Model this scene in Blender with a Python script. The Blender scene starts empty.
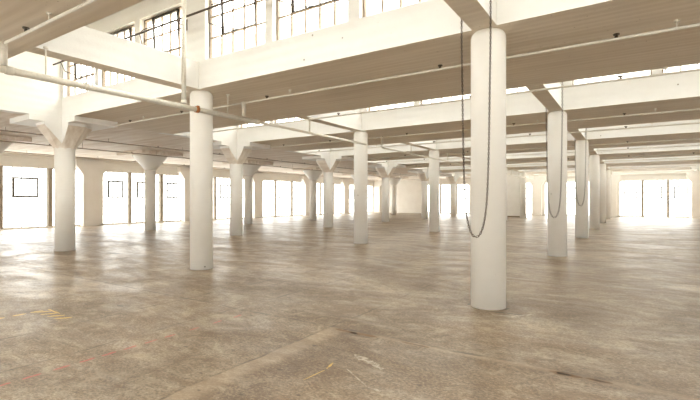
import bpy, bmesh, math, random
from mathutils import Vector, Matrix
random.seed(7)
SC = bpy.context.scene
C = SC.collection
A, B = 6.6594, 6.2208            # bay length along the rows, bay width across them
CAM = (1.72, -6.23, 1.5)
YAW = 0.57683

# ---------------------------------------------------------------- camera
cd = bpy.data.cameras.new('camera'); cam = bpy.data.objects.new('camera', cd); C.objects.link(cam)
cd.sensor_width = 36.0; cd.lens = 435.5 / 700 * 36.0; cd.clip_end = 400
cam.location = CAM; cam.rotation_euler = (math.pi / 2, 0, YAW)
SC.camera = cam

# ---------------------------------------------------------------- daylight: bright overcast sky
w = bpy.data.worlds.new('sky'); SC.world = w; w.use_nodes = True
nt = w.node_tree; nt.nodes.clear()
wo = nt.nodes.new('ShaderNodeOutputWorld'); bg = nt.nodes.new('ShaderNodeBackground')
tc = nt.nodes.new('ShaderNodeTexCoord'); sx = nt.nodes.new('ShaderNodeSeparateXYZ')
cr = nt.nodes.new('ShaderNodeValToRGB')
cr.color_ramp.elements[0].position = 0.47; cr.color_ramp.elements[0].color = (0.62, 0.605, 0.575, 1)
cr.color_ramp.elements[1].position = 0.9; cr.color_ramp.elements[1].color = (1.0, 0.99, 0.97, 1)
e = cr.color_ramp.elements.new(.52); e.color = (.58, .573, .555, 1)
e = cr.color_ramp.elements.new(.64); e.color = (.72, .713, .695, 1)
ma = nt.nodes.new('ShaderNodeMath'); ma.operation = 'MULTIPLY_ADD'; ma.inputs[1].default_value = .5; ma.inputs[2].default_value = .5
nt.links.new(tc.outputs['Generated'], sx.inputs[0]); nt.links.new(sx.outputs['Z'], ma.inputs[0])
nt.links.new(ma.outputs[0], cr.inputs[0]); nt.links.new(cr.outputs[0], bg.inputs[0]); nt.links.new(bg.outputs[0], wo.inputs[0])
bg.inputs[1].default_value = 10.0
w.cycles.sampling_method = 'MANUAL'; w.cycles.sample_map_resolution = 256

SC.view_settings.view_transform = 'Standard'; SC.view_settings.look = 'None'
SC.view_settings.gamma = 1; SC.view_settings.exposure = 0.54
SC.view_settings.use_curve_mapping = False
SC.cycles.use_denoising = True
SC.cycles.max_bounces = 14; SC.cycles.diffuse_bounces = 9; SC.cycles.transparent_max_bounces = 24
SC.cycles.sample_clamp_indirect = 12
SC.cycles.caustics_reflective = False; SC.cycles.caustics_refractive = False

HP = math.pi / 2
XL, XR, YF, YR = -4 * B, 3 * B, 6 * A, -2 * A        # planes of the four outer walls
Z0 = 3.87                                            # underside of slab, beams and girders
SILL, HEADW, ZROOF = 4.46, 5.86, 6.25                # clerestory
OPX0, OPX1 = -2 * B + .27, B - .27                   # roof opening, side to side

# ---------------------------------------------------------------- materials
class NT:
    def __init__(s, name):
        s.m = bpy.data.materials.new(name); s.m.use_nodes = True; s.t = s.m.node_tree
        s.b = s.t.nodes['Principled BSDF']; s.out = s.t.nodes['Material Output']
        s.geo = s.t.nodes.new('ShaderNodeNewGeometry')
    def n(s, typ, **kw):
        o = s.t.nodes.new(typ)
        for k, v in kw.items(): setattr(o, k, v)
        return o
    def l(s, a, b): s.t.links.new(a, b)
    def pos(s, scale=(1, 1, 1), loc=(0, 0, 0)):
        m = s.n('ShaderNodeMapping'); m.inputs['Scale'].default_value = scale; m.inputs['Location'].default_value = loc
        s.l(s.geo.outputs['Position'], m.inputs['Vector']); return m.outputs[0]
    def noise(s, scale, detail=5, rough=.55, vec=None, dist=0):
        o = s.n('ShaderNodeTexNoise'); o.inputs['Scale'].default_value = scale; o.inputs['Detail'].default_value = detail
        o.inputs['Roughness'].default_value = rough; o.inputs['Distortion'].default_value = dist
        s.l(vec if vec is not None else s.geo.outputs['Position'], o.inputs['Vector']); return o.outputs['Fac']
    def ramp(s, fac, stops):
        o = s.n('ShaderNodeValToRGB'); e = o.color_ramp.elements
        while len(e) < len(stops): e.new(.5)
        for q, (p, c) in zip(e, stops):
            q.position = p; q.color = (c[0], c[1], c[2], 1) if isinstance(c, tuple) else (c, c, c, 1)
        s.l(fac, o.inputs[0]); return o.outputs[0]
    def mix(s, fac, a, b, mode='MIX'):
        o = s.n('ShaderNodeMix', data_type='RGBA', blend_type=mode)
        if isinstance(fac, float): o.inputs[0].default_value = fac
        else: s.l(fac, o.inputs[0])
        for v, i in ((a, 6), (b, 7)):
            if isinstance(v, tuple): o.inputs[i].default_value = (*v, 1)
            else: s.l(v, o.inputs[i])
        return o.outputs[2]
    def math(s, op, a, b=0.0, c=None):
        o = s.n('ShaderNodeMath', operation=op)
        for i, v in enumerate((a, b) if c is None else (a, b, c)):
            if isinstance(v, (int, float)): o.inputs[i].default_value = v
            else: s.l(v, o.inputs[i])
        return o.outputs[0]
    def bump(s, h, strength=.3, dist=.01):
        o = s.n('ShaderNodeBump'); o.inputs['Strength'].default_value = strength; o.inputs['Distance'].default_value = dist
        s.l(h, o.inputs['Height']); s.l(o.outputs[0], s.b.inputs['Normal'])

def paint(name, c1, c2, spots=True, rough=.55, lines=None):
    q = NT(name)
    col = q.mix(q.ramp(q.noise(1.3, 6, .6), [(.35, 0.0), (.7, 1.0)]), c1, c2)
    if spots:
        v = q.n('ShaderNodeTexVoronoi'); v.inputs['Scale'].default_value = 1.7
        q.l(q.geo.outputs['Position'], v.inputs['Vector'])
        col = q.mix(q.ramp(v.outputs['Distance'], [(.025, .8), (.035, 0.0)]), col, (.16, .12, .08))
        col = q.mix(q.ramp(q.noise(14, 3, .7), [(.70, 0.0), (.78, .35)]), col, (.42, .34, .24))
    q.l(col, q.b.inputs['Base Color']); q.b.inputs['Roughness'].default_value = rough
    h = q.noise(9, 6, .65)
    if lines:
        wv = q.n('ShaderNodeTexWave', bands_direction=lines); wv.inputs['Scale'].default_value = 1.6
        wv.inputs['Distortion'].default_value = .6; q.l(q.geo.outputs['Position'], wv.inputs['Vector'])
        h = q.math('ADD', h, q.math('MULTIPLY', wv.outputs['Fac'], .6))
    q.bump(h, .35, .012)
    return q.m
def plain(name, c, rough=.5, metal=0.0):
    q = NT(name)
    f = q.ramp(q.noise(25, 3, .6), [(.3, 0.0), (.7, 1.0)])
    col = q.mix(f, c, tuple(x * .86 for x in c))
    q.l(col, q.b.inputs['Base Color']); q.b.inputs['Roughness'].default_value = rough; q.b.inputs['Metallic'].default_value = metal
    return q.m

M = {}
M['white'] = paint('white_painted_concrete', (.84, .83, .80), (.80, .785, .745), lines='Z')
M['column'] = paint('white_painted_column', (.87, .85, .805), (.83, .80, .745))
M['wall'] = paint('cream_wall_paint', (.86, .835, .785), (.81, .78, .725), spots=False)
M['pipe'] = plain('cream_pipe_paint', (.78, .74, .65), .45)
M['dark'] = plain('backlit_sash_steel', (.05, .042, .035), .5, .6)  # sash steel with its backlit darkness put into the colour
M['rod'] = plain('brown_iron_rod', (.09, .062, .04), .6, .2)
M['rust'] = plain('rusted_steel', (.42, .16, .05), .8)
M['steel'] = plain('window_steel', (.33, .26, .19), .5)
M['palesteel'] = plain('pale_window_steel', (.55, .54, .51), .5)
M['sash'] = plain('dark_sash_steel', (.13, .12, .10), .5)
M['mullion'] = plain('weathered_mullion', (.40, .345, .27), .7)
M['brass'] = plain('sprinkler_brass', (.10, .07, .04), .45, .6)
# concrete soffit with board marks running across the building
q = NT('board_marked_soffit')
pv = q.pos((.35, 1, 1))
wv = q.n('ShaderNodeTexWave', bands_direction='Y'); wv.inputs['Scale'].default_value = 2.1
wv.inputs['Distortion'].default_value = 1.2; wv.inputs['Detail'].default_value = 3; q.l(pv, wv.inputs['Vector'])
st = q.noise(2.4, 6, .65, q.pos((.12, 2.2, 1)))
bl = q.noise(.5, 5, .6)
col = q.mix(q.ramp(st, [(.32, 0.0), (.68, 1.0)]), (.70, .62, .505), (.83, .76, .655))
col = q.mix(q.math('MULTIPLY', wv.outputs['Fac'], .18), col, (.52, .44, .34))
col = q.mix(q.ramp(bl, [(.45, 0.0), (.75, .55)]), col, (.76, .69, .60))
col = q.mix(q.ramp(q.noise(20, 2, .5), [(.72, 0.0), (.78, .6)]), col, (.25, .19, .13))
q.l(col, q.b.inputs['Base Color']); q.b.inputs['Roughness'].default_value = .75
q.bump(q.math('ADD', q.math('MULTIPLY', wv.outputs['Fac'], .6), st), .35, .010); M['soffit'] = q.m
# aisle soffit: same boards, paler, with the window light put into the colour
q = NT('window_lit_soffit')
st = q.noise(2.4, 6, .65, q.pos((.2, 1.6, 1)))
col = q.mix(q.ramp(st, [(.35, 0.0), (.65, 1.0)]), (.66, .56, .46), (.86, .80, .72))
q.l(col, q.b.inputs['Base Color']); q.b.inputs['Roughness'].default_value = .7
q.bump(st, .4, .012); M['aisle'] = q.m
# glass
q = NT('window_glass'); q.t.nodes.remove(q.b)
tr = q.n('ShaderNodeBsdfTransparent'); gl = q.n('ShaderNodeBsdfGlossy'); gl.inputs['Roughness'].default_value = .02
tr.inputs[0].default_value = (.96, .97, .96, 1)
fr = q.n('ShaderNodeFresnel'); fr.inputs[0].default_value = 1.3
mx = q.n('ShaderNodeMixShader'); q.l(q.math('MULTIPLY', fr.outputs[0], q.math('SUBTRACT', 1.0, q.geo.outputs['Backfacing'])), mx.inputs[0]); q.l(tr.outputs[0], mx.inputs[1]); q.l(gl.outputs[0], mx.inputs[2])
q.l(mx.outputs[0], q.out.inputs[0]); M['glass'] = q.m

# floor: old sealed concrete with joints, patch, stains; paint marks are thin slots on the same mesh
def floor_mat(name, paintcol=None, cover=.5):
    q = NT(name)
    sp = q.n('ShaderNodeSeparateXYZ'); q.l(q.geo.outputs['Position'], sp.inputs[0]); X, Y = sp.outputs[0], sp.outputs[1]
    wob = q.math('MULTIPLY', q.math('SUBTRACT', q.noise(.9, 4, .6), .5), .16)
    wob2 = q.math('MULTIPLY', q.math('SUBTRACT', q.noise(7, 3, .6), .5), .035)
    Xw = q.math('ADD', q.math('ADD', X, wob), wob2); Yw = q.math('ADD', q.math('ADD', Y, wob), wob2)
    big = q.noise(.22, 6, .62, dist=.6); mid = q.noise(.9, 8, .68, q.pos((1, .55, 1)), .4); fine = q.noise(9, 8, .7); strk = q.noise(.8, 9, .74, q.pos((.55, 1.3, 1)), .8)
    col = q.mix(q.ramp(mid, [(.33, 0.0), (.66, 1.0)]), (.235, .180, .122), (.42, .36, .28))
    col = q.mix(q.ramp(big, [(.38, 0.0), (.62, .65)]), col, (.27, .20, .135))
    col = q.mix(q.ramp(strk, [(.50, 0.0), (.62, .65)]), col, (.50, .45, .37))
    col = q.mix(q.ramp(strk, [(.36, .6), (.46, 0.0)]), col, (.18, .138, .095))
    col = q.mix(q.ramp(fine, [(.36, .6), (.50, 0.0)]), col, (.14, .10, .068))
    col = q.mix(q.ramp(fine, [(.58, 0.0), (.80, .4)]), col, (.52, .46, .37))
    # rectangular re-laid patch in front of the camera: X > -1.25, Y < -2.0
    def gt(v, e, soft=.012): # smooth step v > e
        o = q.n('ShaderNodeMapRange'); o.inputs[1].default_value = e - soft; o.inputs[2].default_value = e + soft
        q.l(v, o.inputs[0]); return o.outputs[0]
    def lt(v, e, soft=.012): return q.math('SUBTRACT', 1.0, gt(v, e, soft))
    ins = q.math('MULTIPLY', gt(Xw, -1.27), lt(Yw, -2.02))
    inn = q.math('MULTIPLY', gt(Xw, -1.06, .05), lt(Yw, -2.11, .03))
    col = q.mix(q.math('MULTIPLY', inn, .38), col, (.25, .18, .12))
    grit = q.noise(34, 4, .75, q.pos((1, 1.4, 1)))
    col = q.mix(q.ramp(grit, [(.42, .65), (.50, 0.0)]), col, (.13, .095, .062))
    col = q.mix(q.ramp(grit, [(.53, 0.0), (.62, .45)]), col, (.62, .55, .45))
    blot = q.noise(3.2, 8, .78, q.pos((.8, 1.2, 1)), 1.2)
    col = q.mix(q.ramp(blot, [(.41, .60), (.48, 0.0)]), col, (.20, .135, .08))
    col = q.mix(q.ramp(blot, [(.53, 0.0), (.60, .42)]), col, (.56, .50, .40))
    vc = q.n('ShaderNodeTexVoronoi', feature='DISTANCE_TO_EDGE'); vc.inputs['Scale'].default_value = .33
    dn = q.n('ShaderNodeTexNoise'); dn.inputs['Scale'].default_value = 1.1; dn.inputs['Detail'].default_value = 6; q.l(q.geo.outputs['Position'], dn.inputs['Vector'])
    vm = q.n('ShaderNodeVectorMath', operation='MULTIPLY_ADD'); vm.inputs[1].default_value = (1.1, 1.1, 0); q.l(dn.outputs['Color'], vm.inputs[0]); q.l(q.geo.outputs['Position'], vm.inputs[2])
    q.l(vm.outputs[0], vc.inputs['Vector'])
    col = q.mix(q.math('MULTIPLY', q.ramp(vc.outputs['Distance'], [(.0012, .35), (.004, 0.0)]), q.ramp(big, [(.42, 0.0), (.56, 1.0)])), col, (.10, .07, .045))
    col = q.mix(q.math('MULTIPLY', q.math('MULTIPLY', q.math('SUBTRACT', ins, inn), q.ramp(mid, [(.3, .6), (.6, 1.0)])), .48), col, (.58, .48, .37))
    # joints and cracks
    def line(v, e, wd, s):
        d = q.math('ABSOLUTE', q.math('SUBTRACT', v, e)); return q.math('MULTIPLY', lt(d, wd, wd * .5), s)
    brk = q.ramp(q.noise(2.2, 4, .6), [(.40, .1), (.6, 1.0)])
    for v, e, wd, s in ((Xw, -2.88, .016, .85), (Xw, -3.98, .018, .7), (Xw, -9.33, .06, .8), (Xw, -15.55, .03, .5), (Xw, 3.11, .014, .5),
                        (Yw, -2.03, .020, .9), (Xw, -1.27, .014, .7), (Yw, .25, .012, .3), (Yw, 3.33, .015, .45), (Yw, 10., .02, .45), (Yw, 16.6, .02, .45), (Yw, 23.3, .02, .4)):
        col = q.mix(q.math('MULTIPLY', line(v, e, wd, s), brk), col, (.10, .073, .045))
    # pits and crumbs
    v = q.n('ShaderNodeTexVoronoi'); v.inputs['Scale'].default_value = 1.9; q.l(q.pos((1, 1.7, 1)), v.inputs['Vector'])
    col = q.mix(q.ramp(v.outputs['Distance'], [(.035, .85), (.06, 0.0)]), col, (.09, .065, .04))
    ro = q.ramp(strk, [(.35, .52), (.62, .30)])
    col = q.mix(1.0, col, (.86, .80, .71), 'MULTIPLY')
    ct = q.noise(.55, 12, .80, q.pos((.7, 1.25, 1)), .9)
    col = q.mix(1.0, col, q.ramp(ct, [(.40, (.76, .71, .65)), (.50, (.98, .97, .95)), (.60, (1.20, 1.20, 1.19))]), 'MULTIPLY')
    if paintcol:
        f = q.ramp(q.noise(13, 6, .75), [(cover - .07, 0.0), (cover + .07, .85)])
        col = q.mix(f, col, paintcol)
    q.l(col, q.b.inputs['Base Color'])
    q.l(ro, q.b.inputs['Roughness']); q.b.inputs['Specular IOR Level'].default_value = .5
    q.bump(q.math('ADD', q.math('MULTIPLY', mid, 1.2), q.math('MULTIPLY', fine, .5)), .30, .008)
    return q.m
M['floor'] = floor_mat('sealed_concrete_floor')
M['redp'] = floor_mat('worn_red_paint', (.50, .10, .08), .33)
M['yelp'] = floor_mat('worn_yellow_paint', (.75, .50, .12), .40)
M['rustp'] = floor_mat('rusty_stain', (.17, .08, .015), .28)
M['darkp'] = floor_mat('dark_stain', (.07, .05, .03), .36)
M['chalkp'] = floor_mat('pale_scuff', (.60, .53, .42), .50)

# ---------------------------------------------------------------- mesh helpers
def bm_(): return bmesh.new()
def box(bm, x0, x1, y0, y1, z0, z1, mi=0):
    v = [bm.verts.new(p) for p in ((x0, y0, z0), (x1, y0, z0), (x1, y1, z0), (x0, y1, z0), (x0, y0, z1), (x1, y0, z1), (x1, y1, z1), (x0, y1, z1))]
    for f in ((0, 3, 2, 1), (4, 5, 6, 7), (0, 1, 5, 4), (1, 2, 6, 5), (2, 3, 7, 6), (3, 0, 4, 7)):
        g = bm.faces.new([v[i] for i in f]); g.material_index = mi
def prism(bm, pts, axis, a, b, mi=0):
    """polygon pts (2-D) extruded between a and b along axis"""
    def P(p, t): return {'X': (t, p[0], p[1]), 'Y': (p[0], t, p[1]), 'Z': (p[0], p[1], t)}[axis]
    u = [bm.verts.new(P(p, a)) for p in pts]; v = [bm.verts.new(P(p, b)) for p in pts]
    fs = [bm.faces.new(u[::-1]), bm.faces.new(v)]
    for i in range(len(pts)): fs.append(bm.faces.new([u[i], u[(i + 1) % len(u)], v[(i + 1) % len(v)], v[i]]))
    for f in fs: f.material_index = mi
def tube(bm, p, q, r, seg=12, r2=None, mi=0):
    p, q = Vector(p), Vector(q); d = (q - p).normalized(); s = d.orthogonal().normalized(); t = d.cross(s); r2 = r if r2 is None else r2
    u = [bm.verts.new(p + r * (math.cos(a) * s + math.sin(a) * t)) for a in [2 * math.pi * i / seg for i in range(seg)]]
    v = [bm.verts.new(q + r2 * (math.cos(a) * s + math.sin(a) * t)) for a in [2 * math.pi * i / seg for i in range(seg)]]
    for i in range(seg):
        f = bm.faces.new([u[i], u[(i + 1) % seg], v[(i + 1) % seg], v[i]]); f.smooth = True; f.material_index = mi
    bm.faces.new(u[::-1]).material_index = mi; bm.faces.new(v).material_index = mi
def lathe(bm, prof, seg=48, cx=0, cy=0, rot=0.0, smooth=True):
    rings = []
    for r, z in prof:
        rings.append([bm.verts.new((cx + r * math.cos(rot + 2 * math.pi * i / seg), cy + r * math.sin(rot + 2 * math.pi * i / seg), z)) for i in range(seg)])
    for a, b in zip(rings, rings[1:]):
        for i in range(seg):
            f = bm.faces.new([a[i], a[(i + 1) % seg], b[(i + 1) % seg], b[i]]); f.smooth = smooth
    bm.faces.new(rings[0][::-1]); bm.faces.new(rings[-1])
def obj(name, bm, m, parent=None, loc=None):
    me = bpy.data.meshes.new(name); bmesh.ops.recalc_face_normals(bm, faces=bm.faces); bm.to_mesh(me); bm.free()
    for k in (m if isinstance(m, list) else [m]): me.materials.append(k)
    o = bpy.data.objects.new(name, me); C.objects.link(o)
    if loc: o.location = loc
    if parent: o.parent = parent
    return o
def struct(name, bm, m, parent=None, loc=None):
    o = obj(name, bm, m, parent, loc)
    if not parent: o['kind'] = 'structure'
    return o
def thing(name, label, cat, loc=(0, 0, 0), group=None):
    o = bpy.data.objects.new(name, None); o.empty_display_size = .2; C.objects.link(o); o.location = loc
    return tag(o, label, cat, group)
def tag(o, label, cat, group=None):
    o['label'] = label; o['category'] = cat
    if group: o['group'] = group
    return o
def dup(root, loc, label=None, group=None):
    r = root.copy(); C.objects.link(r); r.location = loc
    if label: r['label'] = label
    if group: r['group'] = group
    for ch in list(root.children):
        c = ch.copy(); C.objects.link(c); c.parent = r
        for g in ch.children:
            d = g.copy(); C.objects.link(d); d.parent = c
    return r

# ================================================================ STRUCTURE
# floor, with its paint marks and stains as slots of the one mesh
bm = bm_(); box(bm, XL - .3, XR + .3, YR - .3, YF + .3, -.3, 0)
def mark(pts, mi, z=.0012):
    f = bm.faces.new([bm.verts.new((x, y, z)) for x, y in pts]); f.material_index = mi
def bar(x0, y0, x1, y1, wd, mi, n=7, jit=.35):
    d = Vector((x1 - x0, y1 - y0)); s = Vector((-d.y, d.x)).normalized() * wd / 2
    L, R = [], []
    for i in range(n + 1):
        t = i / n; e = min(1, 4 * min(t, 1 - t) + .35); p = Vector((x0, y0)) + d * t
        L.append(p + s * e * random.uniform(1 - jit, 1 + jit)); R.append(p - s * e * random.uniform(1 - jit, 1 + jit))
    mark([tuple(p) for p in L + R[::-1]], mi)
for y in (-4.81, -4.59, -4.36, -4.14, -3.94, -3.73, -3.50, -3.27, -2.96, -2.62, -2.3): bar(-2.56, y - .085, -2.57, y + .06, .035, 1)
for x, y in ((-5.0, -4.05), (-5.0, -3.82), (-5.0, -3.62)): bar(x, y - .075, x, y + .075, .05, 2)
for i in range(4): bar(-4.98 + i * .19, -3.66, -4.86 + i * .19, -3.50, .05, 2)
bar(-5.02, -3.48, -4.62, -3.50, .03, 2)
bar(-.585, -3.40, -.56, -3.13, .012, 2); bar(-.565, -3.10, -.60, -2.95, .022, 2)
for x0, x1, wd, m in ((-1.19, -.88, .05, 3), (-.98, -.62, .075, 3), (-.33, -.02, .045, 3), (-.2, -.06, .02, 4), (1.10, 1.36, .075, 3), (1.16, 1.30, .03, 4), (1.38, 1.58, .035, 3), (1.44, 1.53, .02, 4)):
    bar(x0, -2.075, x1, -2.085, wd, m)
bar(-.55, -2.66, -.14, -2.84, .08, 5, 12, .6); bar(-.42, -3.0, -.08, -3.22, .015, 5); bar(-.06, -3.23, .06, -3.24, .022, 5)
bar(.15, -.42, .50, -.40, .05, 5); bar(.42, -.36, .62, -.14, .05, 5); bar(.06, -.30, .5, -.24, .05, 4)
for x, y, s in ((.54, 5.37, .10), (2.17, 13.07, .2), (2.68, 6.21, .12), (1.48, 2.78, .08), (-10.5, .4, .28), (-4.37, -2.84, .07), (-6.57, -3.25, .08), (-.9, -3.35, .03), (-8.2, 1.9, .12)):
    bar(x - s, y, x + s, y + .02, s * .7, 4)
for x, y in ((0, 0), (-B, 0), (-2 * B, 0), (0, A), (-B, A)):        # broken dirt ring round the column feet
    for a in [random.uniform(0, 6.28) for _ in range(9)]:
        bar(x + .27 * math.cos(a), y + .27 * math.sin(a), x + .275 * math.cos(a + .4), y + .275 * math.sin(a + .4), .035, 4)
struct('floor', bm, [M['floor'], M['redp'], M['yelp'], M['rustp'], M['darkp'], M['chalkp']])

# ceiling slabs: low slab in every bay, roof openings between (k-.5)A+.1 and kA-.2
ZT = 4.15
slab = bm_()
for k in range(-2, 7):
    y0 = k * A + .2 if k > -2 else YR - .3
    y1 = (k + .5) * A + .1 if k < 6 else YF + .3
    box(slab, OPX0, OPX1, y0, y1, Z0 + .002, ZT)
struct('ceiling', slab, M['soffit'])
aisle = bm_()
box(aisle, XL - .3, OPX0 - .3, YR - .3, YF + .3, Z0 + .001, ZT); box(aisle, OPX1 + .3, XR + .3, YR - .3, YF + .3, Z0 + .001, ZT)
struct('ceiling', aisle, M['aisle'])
def bare(g):
    for f in g.faces:
        if all(abs(v.co.z - Z0) < .01 for v in f.verts): f.material_index = 1
# monitors: girders, end walls, posts, roof
WINX = [(.06, .337), (.368, .639), (.675, .947)]
for k in range(-1, 7):
    yf, yn = k * A, (k - .5) * A
    g = bm_()
    # far girder with posts and head band
    box(g, OPX0, OPX1, yf - .2, yf + .2, Z0, SILL); box(g, OPX0, OPX1, yf - .2, yf + .15, HEADW, ZROOF)
    for j in (-2, -1, 0):
        xs = [j * B] + [j * B + v * B for ab in WINX for v in ab] + [(j + 1) * B]
        for i in range(0, len(xs), 2):
            a, b = max(xs[i], OPX0), min(xs[i + 1], OPX1)
            edge = i in (0, len(xs) - 2)
            box(g, a, b, yf - .2, yf + .12, SILL, HEADW)
    bare(g); struct('clerestory_wall', g, [M['white'], M['soffit']])
    g = bm_()   # near side of the monitor
    box(g, OPX0, OPX1, yn - .3, yn + .1, Z0 + .004, SILL); box(g, OPX0, OPX1, yn - .3, yn - .05, SILL, ZROOF)
    bare(g); struct('clerestory_wall', g, [M['white'], M['soffit']])
    g = bm_()   # ends
    for a, b in ((OPX0 - .3, OPX0), (OPX1, OPX1 + .3)): box(g, a, b, yn - .3, yf + .2, Z0, ZROOF)
    struct('monitor_wall', g, M['white'])
    g = bm_(); ym = (yn + yf) / 2 - .05
    for a, b in ((yn - .6, ym - .22), (ym + .22, yf + .45)): box(g, OPX0 - .5, OPX1 + .5, a, b, ZROOF, ZROOF + .2)
    for i in range(13):
        x = OPX0 - .5 + (OPX1 - OPX0 + 1.0) * i / 12; wd = .45 if i in (0, 12) else .12
        box(g, max(x - wd, OPX0 - .5), min(x + wd, OPX1 + .5), ym - .22, ym + .22, ZROOF + .01, ZROOF + .19)
    struct('ceiling', g, M['white'])
    g = bm_(); box(g, OPX0 - .2, OPX1 + .2, ym - .4, ym + .4, ZROOF + .21, ZROOF + .22); struct('added_skylight_window', g, M['glass'])  # unseen glazed roof strip, added to let more daylight in
    for j in (-1, 0):   # row beams bridging the opening
        g = bm_(); box(g, j * B - .168, j * B + .168, yn + .1, yf - .2, Z0, SILL - .02)
        # painted soffit stays bare concrete
        for f in g.faces:
            if all(abs(v.co.z - Z0) < 1e-4 for v in f.verts): f.material_index = 1
        o = obj('ceiling_beam', g, [M['white'], M['soffit']]); o['kind'] = 'structure'
# slabs beside the openings (between end wall and next aisle slab) along girder strip
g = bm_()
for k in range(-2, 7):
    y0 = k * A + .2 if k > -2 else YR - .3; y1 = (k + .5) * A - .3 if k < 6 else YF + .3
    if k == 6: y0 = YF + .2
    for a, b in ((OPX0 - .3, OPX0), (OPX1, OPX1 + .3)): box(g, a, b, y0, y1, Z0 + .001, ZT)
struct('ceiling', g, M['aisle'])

# ---- outer walls
def wall_run(name, along, plane, lo, hi, bay, bays, wins, solid=(), inner=1):
    """wall along an axis with floor-to-head window openings; inner = +1/-1 direction of the room"""
    g = bm_()
    def bx(a, b, d0, d1, z0, z1, mi=0):
        p0, p1 = sorted((plane + inner * d0, plane + inner * d1))
        box(g, a, b, p0, p1, z0, z1, mi) if along == 'X' else box(g, p0, p1, a, b, z0, z1, mi)
    H0 = 3.22
    bx(lo, hi, -.15, .12, H0, ZT); bx(lo, hi, -.15, .30, 3.74, ZT - .05)
    bx(lo, hi, -.15, .14, 0, .07)
    for n in bays:
        s = n * bay
        if n in solid:
            bx(s, s + bay, -.15, .06, 0, H0); 
        else:
            e = [s] + [s + v * bay for ab in wins for v in ab] + [s + bay]
            for i in range(0, len(e), 2):
                d = (.12, .42) if i in (0, len(e) - 2) else (.1, .1)
                if i == 0: bx(e[0], e[1], -.15, .14, 0, H0)
                elif i == len(e) - 2: bx(e[i], e[i + 1], -.15, .14, 0, H0)
                else: bx(e[i] - .004, e[i + 1] + .004, -.12, .12, .07, H0, 1)
            for c, sg in ((e[1], 1), (e[-2], -1)):      # rounded upper corners of the bay
                pts = [(c, H0 + .01), (c + sg * .34, H0 + .01), (c + sg * .13, H0 - .05), (c + sg * .04, H0 - .16), (c, H0 - .36)]
                p0, p1 = sorted((plane - inner * .13, plane + inner * .13))
                prism(g, pts, 'Y' if along == 'X' else 'X', p0, p1)
    struct(name, g, [M['wall'], M['mullion']])
LW = [(.125, .366), (.388, .691), (.721, .94)]
FW = [(.109, .374), (.397, .668), (.686, .949)]
wall_run('wall_left', 'Y', XL, YR, YF, A, range(-2, 6), LW, inner=1)
wall_run('wall_right', 'Y', XR, YR, YF, A, range(-2, 6), LW, inner=-1)
wall_run('wall_far', 'X', YF, XL, XR, B, range(-4, 3), FW, solid=(-4,), inner=-1)
wall_run('wall_rear', 'X', YR, XL, XR, B, range(-4, 3), FW, inner=1)
# monitor end above far wall
# wall columns (pilasters) with haunched heads
def pilaster(axis, plane, c, inner, half=.44, dep=.48):
    g = bm_()
    p0, p1 = sorted((plane + inner * .10, plane + inner * dep))
    if axis == 'Y':
        box(g, p0, p1, c - half, c + half, 0, 3.75)
        prism(g, [(c - half, 2.95), (c + half, 2.95), (c + half + .36, 3.45), (c + half + .36, 3.75), (c - half - .36, 3.75), (c - half - .36, 3.45)], 'X', p0 + .002, p1 - .002)
    else:
        box(g, c - half, c + half, p0, p1, 0, 3.75)
        prism(g, [(c - half, 2.95), (c + half, 2.95), (c + half + .36, 3.45), (c + half + .36, 3.75), (c - half - .36, 3.75), (c - half - .36, 3.45)], 'Y', p0 + .002, p1 - .002)
    struct('wall_column', g, M['wall'])
for n in range(-1, 6): pilaster('Y', XL, n * A, 1)
for j in range(-3, 3): pilaster('X', YF, j * B, -1)
# arch-headed blank panel in the far left bay of the far wall
g = bm_(); c = -3.5 * B
pts = [(c - 2.1, 3.0)] + [(c + 2.1 * -math.cos(t), 3.0 + .62 * math.sin(t)) for t in [math.pi * i / 16 for i in range(1, 16)]] + [(c + 2.1, 3.0)]
for p, q2 in zip(pts, pts[1:]):
    prism(g, [p, q2, (q2[0], 3.76), (p[0], 3.76)], 'Y', YF - .32, YF - .12)
box(g, -4 * B + .15, c - 2.1, YF - .32, YF - .12, 0, 3.76); box(g, c + 2.1, -3 * B - .2, YF - .32, YF - .12, 0, 3.76)
struct('arched_wall', g, M['wall'])
# partition beside the fifth column of the second row
g = bm_(); box(g, -1.72 * B, -B - .26, 5 * A - .1, 5 * A + .1, 0, Z0); struct('wall_partition', g, M['wall'])
g = bm_(); box(g, -1.72 * B, -B - .26, 5 * A - .125, 5 * A - .1, 0, .12); struct('baseboard_partition', g, plain('brown_baseboard', (.25, .18, .12)))

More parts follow.
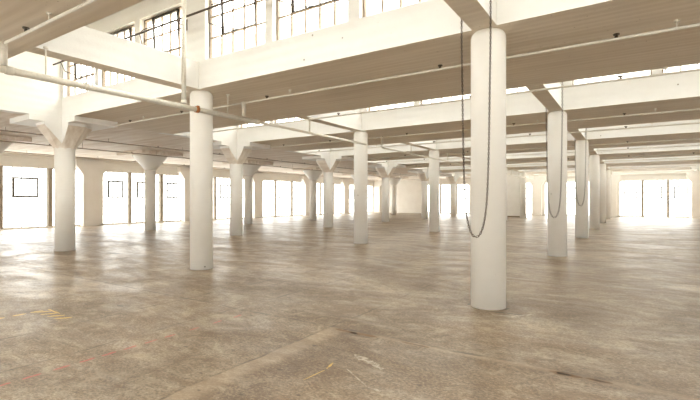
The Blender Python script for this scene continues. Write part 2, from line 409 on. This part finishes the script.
# ---- windows
def muntin_grid(g, x0, x1, z0, z1, nc, nr, t, y0, y1):
    for i in range(1, nc):
        x = x0 + (x1 - x0) * i / nc; box(g, x - t / 2, x + t / 2, y0, y1, z0, z1)
    for i in range(1, nr):
        z = z0 + (z1 - z0) * i / nr; box(g, x0, x1, y0 + .001, y1 - .001, z - t / 2, z + t / 2)
def make_window(W, H, nc, nr, vent, fm, vm, t=.022, glass=True, openv=0.0):
    """steel window lying in its local XZ plane; origin at the lower left corner; room side is -Y"""
    g = bm_(); f = .035
    box(g, 0, W, -.03, .03, 0, f); box(g, 0, W, -.03, .03, H - f, H); box(g, 0, f, -.03, .03, f, H - f); box(g, W - f, W, -.03, .03, f, H - f)
    root = obj('window_1', g, fm); root['kind'] = 'structure'
    g = bm_(); muntin_grid(g, f, W - f, f, H - f, nc, nr, t, -.02, .02); obj('muntins', g, fm, root)
    if glass:
        g = bm_(); box(g, f, W - f, -.003, .003, f, H - f); obj('glass', g, M['glass'], root)
    if vent:
        c0, c1, r0, r1 = vent; cw = (W - 2 * f) / nc; rh = (H - 2 * f) / nr
        x0, x1, z0, z1 = f + c0 * cw, f + c1 * cw, f + r0 * rh, f + r1 * rh
        g = bm_(); s = .038 if H < 2 else .085
        h = z1 - z0; w2 = x1 - x0
        box(g, 0, w2, -.02, .02, -s, 0); box(g, 0, w2, -.02, .02, -h, -h + s); box(g, 0, s, -.02, .02, -h + s, -s); box(g, w2 - s, w2, -.02, .02, -h + s, -s)
        v = obj('vent_sash', g, vm, root); v.location = (x0, -.035, z1)
        v.rotation_euler = (openv, 0, 0)
    return root
def place(proto, first, loc, rz, n):
    o = proto if first else dup(proto, loc)
    o.name = 'window_%d' % n; o.location = loc; o.rotation_euler = (0, 0, rz); return o
wn = 0
wH = 3.22 - .07
for i, (a, b) in enumerate(LW):                       # left wall (seen) and right wall
    W = (b - a) * A; p = make_window(W, wH, 5, 6, (1, 4, 3, 5), M['palesteel'], M['sash'], t=.03)
    first = True
    for n in range(-2, 6):
        wn += 1; place(p, first, (XL, (n + a) * A, .07), HP, wn); first = False
    for n in range(-2, 6):
        wn += 1; place(p, False, (XR, (n + b) * A, .07), -HP, wn)
for i, (a, b) in enumerate(FW):
    W = (b - a) * B; p = make_window(W, wH, 5, 6, (1, 4, 3, 5), M['palesteel'], M['sash'], t=.03)
    first = True
    for n in range(-3, 3):
        wn += 1; place(p, first, ((n + a) * B, YF, .07), 0, wn); first = False
    for n in range(-4, 3):
        wn += 1; place(p, False, ((n + b) * B, YR, .07), math.pi, wn)
CH = HEADW - SILL
for i, (a, b) in enumerate(WINX):
    p = make_window((b - a) * B, CH, 5, 3, (1, 4, 1, 3), M['steel'], M['steel'], t=.024)
    p_backlit = [c for c in p.children if c.name.startswith('vent_sash')][0].data.copy(); p_backlit.materials[0] = M['dark']  # dark copy for one bay's sashes: backlit shade as colour
    first = True
    for k in range(-1, 7):
        for j in (-2, -1, 0):
            # mirror the outermost bays so the glass starts clear of the end walls
            wn += 1; x0 = (j + a) * B
            o = place(p, first, (x0, k * A - .06, SILL), 0, wn); first = False
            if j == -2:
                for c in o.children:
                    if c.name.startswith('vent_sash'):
                        c.data = p_backlit; c.rotation_euler = (.06, 0, 0)
# ================================================================ COLUMNS
def capital_bm(cut=None):
    """octagonal flared head; cut = +1/-1 removes the quarter that would stand in the roof opening"""
    def solid(z0, r0, z1, r1, seg, rot):
        g = bm_(); lathe(g, [(r0, z0), (r1, z1)], seg, rot=rot, smooth=False); return g
    return solid
def bis(g, co, no):
    r = bmesh.ops.bisect_plane(g, geom=g.verts[:] + g.edges[:] + g.faces[:], plane_co=co, plane_no=no, clear_outer=True)
    ed = [e for e in r['geom_cut'] if isinstance(e, bmesh.types.BMEdge)]
    if ed: bmesh.ops.edgeloop_fill(g, edges=ed) if len(ed) > 2 else None
def flared(kind, cut):
    g = bm_()
    if kind == 'cap': lathe(g, [(.262, 3.0), (.36, 3.14), (.70 if cut else .78, 3.64), (.70 if cut else .78, 3.72)], 8 if cut else 32, rot=math.pi / 8, smooth=not cut)
    else: h = 1.02 if cut else 1.1; box(g, -h, h, -h, h, 3.72, Z0 - .002)
    if cut: 
        me = bpy.data.meshes.new('t'); g.to_mesh(me)
        g2 = bm_(); g2.from_mesh(me)
        # half away from the opening, and the quarter behind the girder face
        bis(g, Vector((cut * .27, 0, 0)), Vector((cut, 0, 0)))
        bis(g2, Vector((cut * .2701, 0, 0)), Vector((-cut, 0, 0)))
        bis(g2, Vector((0, -.2, 0)), Vector((0, -1, 0)))
        g2.to_mesh(me); g2.free(); g.from_mesh(me)
        g.normal_update()
        if kind == 'cap':
            bmesh.ops.recalc_face_normals(g, faces=g.faces)
            for f in g.faces:
                if f.normal.z < -.2 and f.normal.z > -.95: f.material_index = 1
    return g
def make_column(kind):
    t = thing('concrete_column', '', 'column')
    if kind == 'plain':
        g = bm_(); lathe(g, [(.238, 0), (.238, 3.78), (.228, 3.82), (.205, 3.85), (.18, Z0)], 48); obj('shaft', g, M['column'], t)
    else:
        g = bm_(); lathe(g, [(.262, 0), (.262, 3.3)], 48); obj('shaft', g, M['column'], t)
        cut = {'R': 1, 'T': -1, 'S': 0}[kind]
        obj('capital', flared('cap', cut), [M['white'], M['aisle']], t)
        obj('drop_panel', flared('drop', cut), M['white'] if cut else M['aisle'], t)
    return t
rows = {'P': (0, 'plain', 'chain loop row'), 'Q': (-1, 'plain', 'row beside the main pipe'),
        'R': (-2, 'R', 'row bounding the roof openings'), 'S': (-3, 'S', 'row by the window wall'), 'T': (1, 'T', 'row past the chain loops')}
ORD = ['first', 'second', 'third', 'fourth', 'fifth', 'last']
protos = {}
for key, (j, kind, desc) in rows.items():
    for n in range(0, 6):
        if key == 'T' and n < 3: continue
        loc = (j * B, n * A, 0)
        kd = {'P': 'plain white round column', 'Q': 'plain white round column', 'R': 'white column with split flared capital', 'S': 'white mushroom column', 'T': 'white column with flared capital'}[key]
        label = '%s, %s in the %s' % (kd, ORD[n] + (' from the camera' if key in 'PQ' else ''), desc)
        if key == 'P' and n == 0: label = 'thick plain white column with the long dark chain loop in front of it'
        if key == 'Q' and n == 0: label = 'plain white round column with the rusty pipe coupling at its top'
        if key == 'P' and n == 1: label = 'plain white column behind the thick one, second thin chain loop in front of it'
        if key == 'R' and n == 0: label = 'white column with split flared capital under the corner of the end wall and roof windows'
        if key == 'S' and n == 0: label = 'white mushroom column of which only the flat square drop panel enters the view'
        if key == 'S' and n == 1: label = 'white mushroom column fully in view before the tall windows, second of its row'
        if kind not in protos: protos[kind] = make_column(kind); o = protos[kind]; o.location = loc
        else: o = dup(protos[kind], loc)
        o['kind'] = 'thing'; o['label'] = label; o['group'] = {'P': 'plain columns with chain loops', 'Q': 'plain columns beside the main pipe', 'R': 'flared columns beside the roof openings', 'S': 'mushroom columns near the window wall', 'T': 'flared columns past the chain loops'}[key]

# ================================================================ PIPEWORK
PX, PZ, BZ = -5.90, 3.385, 3.76
PG = 'cream sprinkler pipes'
def local(t, name, g, m, parent=None):
    bmesh.ops.translate(g, verts=g.verts, vec=-t.location); return obj(name, g, m, parent or t)
def rod(t, x, y, z0, z1, r=.011, parent=None):
    g = bm_(); tube(g, (x, y, z0), (x, y, z1), r, 8); tube(g, (x, y, z1 - .02), (x, y, z1), .035, 8); return local(t, 'hanger', g, M['pipe'], parent)
t = thing('main_pipe', 'thick cream main pipe with a rusty coupling, running past the plain column tops', 'pipe', (PX, 0, PZ), PG)
g = bm_(); tube(g, (PX, -8.0, PZ), (PX, 1.35, PZ), .053, 20)
for y in (-3.62, -2.55, 1.35): tube(g, (PX, y - .05, PZ), (PX, y + .05, PZ), .062, 20)
local(t, 'pipe', g, M['pipe'])
g = bm_(); tube(g, (PX, 1.35, PZ), (PX, 6.45, PZ), .034, 16); tube(g, (PX, 3.38, PZ), (PX, 3.44, PZ), .042, 16); local(t, 'reduced_pipe', g, M['pipe'])
g = bm_(); tube(g, (PX, -.40, PZ), (PX, -.33, PZ), .066, 20); tube(g, (PX + .02, -.365, PZ - .03), (PX + .045, -.365, PZ + .075), .03, 10); local(t, 'coupling', g, M['rust'])['label'] = 'rust coloured pipe coupling'
for i, y in enumerate((-3.15, .46)):
    h = thing('pipe_hanger', ['thin rod holding the thick main pipe near the slab edge', 'thin rod holding the thick main pipe just behind a plain column'][i], 'pipe hanger', (PX, y, PZ + .056), 'rods holding the main pipe')
    g = bm_(); tube(g, (PX, y, PZ + .056), (PX, y, Z0), .011, 8); local(h, 'rod', g, M['pipe'])
    g = bm_(); tube(g, (PX, y, Z0 - .03), (PX, y, Z0 - .001), .035, 10); local(h, 'ceiling_plate', g, M['pipe'])
t = thing('main_pipe', 'thinner cream pipe running on along the row beyond the second plain column', 'pipe', (PX, 7.59, PZ), PG)
g = bm_(); tube(g, (PX, 7.59, PZ), (PX, 36, PZ), .026, 12); tube(g, (PX, 10.0, PZ), (PX, 10.1, PZ), .036, 16); local(t, 'pipe', g, M['pipe'])
t = thing('standpipe', 'vertical cream pipe rising into the roof opening before a plain column', 'pipe', (PX, -.68, PZ + .05), PG)
g = bm_(); tube(g, (PX, -.68, PZ + .068), (PX, -.68, 6.1), .045, 16); local(t, 'pipe', g, M['pipe'])
g = bm_(); tube(g, (PX, -.68, PZ + .067), (PX, -.68, PZ + .13), .056, 16); local(t, 'collar', g, M['pipe'])
BL = ['cream branch pipe below the first slab edge, dropping to the main pipe', 'long cream branch pipe crossing just behind the thickest column', 'long cream branch pipe crossing in front of the second roof opening',
      'cream branch pipe crossing under the third slab', 'cream branch pipe crossing in front of the third roof opening', 'cream branch pipe crossing under the fourth slab', 'cream branch pipe before the fourth roof opening',
      'cream branch pipe crossing under the fifth slab', 'cream branch pipe before the fifth roof opening', 'cream branch pipe crossing under the sixth slab', 'cream branch pipe before the sixth roof opening', 'cream branch pipe crossing under the last slab', 'cream branch pipe before the last roof opening']
ybr = [-6.6594 + 2.975]
for k in range(0, 6): ybr += [k * A + .93, k * A + 3.40]
for bi, y in enumerate(ybr):
    if y > 5.9 * A: continue
    t = thing('branch_pipe', BL[bi], 'pipe', (PX, y, BZ), PG)
    g = bm_(); tube(g, (OPX0 + .8 if y > -3 else -8, y, BZ), (OPX1 - .8, y, BZ), .021, 10); br = local(t, 'pipe', g, M['pipe'])
    g = bm_(); tube(g, (PX, y, PZ + (.064 if y < 1.5 else .045)), (PX, y, BZ), .045 if y < 1.5 else .024, 12)
    tube(g, (PX - .05, y, BZ), (PX + .05, y, BZ), .038, 12); local(t, 'riser', g, M['pipe'])
    off = .25 if y > 3 else 0
    for x in (-10.6, -8.2, -5.16 + off, -1.08 - off, 1.52, 4.2):
        if y < 22:
            g = bm_(); tube(g, (x, y, BZ - .01), (x, y, BZ + .06), .012, 8); tube(g, (x, y, BZ + .055), (x, y, BZ + .07), .042, 10); tube(g, (x, y, BZ + .015), (x, y, BZ + .04), .022, 8)
            local(t, 'sprinkler_head', g, M['brass'], br)
        if x < 4: rod(t, x + .68, y, BZ - .025, Z0, .009, br)
for i, (x, z) in enumerate(((-15.3, 3.74), (-17.3, 3.62), (-22.6, 3.74))):
    tt = thing('ceiling_pipe', ['thin brown pipe under the aisle ceiling beside the split capitals', 'thin brown pipe running low between the two flared column rows', 'thin brown pipe under the aisle ceiling next to the tall window wall'][i], 'pipe', (x, 0, z), 'thin pipes under the aisle ceiling')
    g = bm_(); tube(g, (0, -9, 0), (0, 37, 0), .02, 10); obj('pipe', g, M['steel'], tt)
    for n in range(0, 12):
        y = -5 + 3.3 * n
        g = bm_(); tube(g, (0, y, 0), (0, y, .05), .012, 8); tube(g, (0, y, .04), (0, y, .055), .04, 8); obj('sprinkler_head', g, M['brass'], tt)
        if n < 8: g = bm_(); tube(g, (0, y + 1.2, 0), (0, y + 1.2, Z0 - z + .001), .008, 8); obj('hanger', g, M['steel'], tt)

# ================================================================ WINDOW OPERATORS AND CHAINS
SZ = 5.34
opl = ['iron rod and lever arms before the first large row of roof windows', 'iron rod and arms before the second row of roof windows', 'iron rod and arms before the third row of roof windows']
for k in range(0, 3):
    y = k * A - .46
    t2 = thing('window_operator', opl[k], 'window opener', (0, y, SZ), 'rods that open the roof windows')
    g = bm_(); tube(g, (OPX0 + .1, 0, 0), (OPX1 - .1, 0, 0), .022, 10); obj('shaft', g, M['rod'], t2)
    for j in (-2, -1, 0):
        g = bm_()                                      # bracket on the post
        x = j * B + (B if j == -2 else 0) - .05 if j != -2 else -B - .35
        x = [-B - .25, -.25, B - .6][j + 2]
        tube(g, (x, 0, 0), (x, .27, -.10), .016, 8); tube(g, (x, .0, .0), (x, .27, .06), .016, 8); box(g, x - .04, x + .04, .25, .262, -.14, .1); obj('bracket', g, M['rod'], t2)
        for a, b in WINX:
            xm = (j + a) * B + .42
            g = bm_(); tube(g, (xm, 0, 0), (xm - .12, .16, .16), .012, 8); tube(g, (xm - .12, .16, .16), (xm + .05, .40, .42 - .1), .010, 8)
            tube(g, (xm, 0, 0), (xm - .25, .22, -.16), .010, 8); tube(g, (xm - .25, .22, -.16), (xm + .02, .42, -.28), .010, 8)
            tube(g, (xm + .02, .42, -.28), (xm + .62, .43, -.40), .010, 8); obj('lever_arm', g, M['rod'], t2)

def chain(y, zb, label, pitch, rad):
    hw0 = .188
    def hw(z): return hw0 * max(0.0, 1 - math.exp(-(z - zb) / .30)) ** .5 * (.80 + .20 * min(1, (z - zb) / 2.6))
    path = []
    zt = SZ; n = 400
    for i in range(n + 1):
        z = zt + (zb - zt) * (1 - (1 - i / n) ** 1.0); path.append(Vector((-hw(z) + .012, 0, z)))
    path += [Vector((-p.x + .024, 0, p.z)) for p in path[::-1]]
    for i in range(1, 16):
        a = math.pi * i / 16; path.append(Vector((hw0 * math.cos(a), 0, zt + hw0 * math.sin(a))))
    path.append(path[0].copy())
    g = bm_(); acc = 0; L = 0; last = path[0]; flip = False; seg = pitch
    for p in path[1:]:
        d = (p - last).length
        while acc + d >= pitch:
            q_ = last.lerp(p, (pitch - acc) / d); dirv = (p - last).normalized()
            c = q_; other = Vector((0, 1, 0)) if flip else dirv.cross(Vector((0, 1, 0))).normalized()
            ln, wd = pitch * .78, pitch * .36
            pts = [c + dirv * ln * ca + other * wd * sa for ca, sa in [(math.cos(2 * math.pi * m_ / 8), math.sin(2 * math.pi * m_ / 8)) for m_ in range(8)]]
            for m_ in range(8): 
                a_, b_ = pts[m_], pts[(m_ + 1) % 8]
                tube(g, a_, b_, rad, 4)
            last = q_; d = (p - last).length; acc = 0; flip = not flip
        acc += d; last = p
    bmesh.ops.translate(g, verts=g.verts, vec=(0, 0, -SZ)); o = obj('pull_chain', g, M['rod'], loc=(0, y, SZ))
    g = bm_(); N = 28
    for i in range(N):
        a0, a1 = 2 * math.pi * i / N, 2 * math.pi * (i + 1) / N
        tube(g, (.176 * math.cos(a0), 0, .176 * math.sin(a0)), (.176 * math.cos(a1), 0, .176 * math.sin(a1)), .009, 6)
    for a0 in (0, 1.05, 2.1): tube(g, (-.17 * math.cos(a0), 0, -.17 * math.sin(a0)), (.17 * math.cos(a0), 0, .17 * math.sin(a0)), .009, 6)
    tube(g, (0, -.03, 0), (0, .12, 0), .03, 8); obj('wheel', g, M['rod'], o)
    tag(o, label, 'chain', 'chain loops that work the roof windows')
chain(-.62, 1.02, 'long dark chain loop hanging in front of the thickest column', .032, .0042)
chain(A - .62, 1.05, 'thin chain loop hanging against the column behind the thickest one', .05, .005)
chain(2 * A - .62, 1.28, 'small thin chain loop hanging against the third column of the chained row', .06, .005)
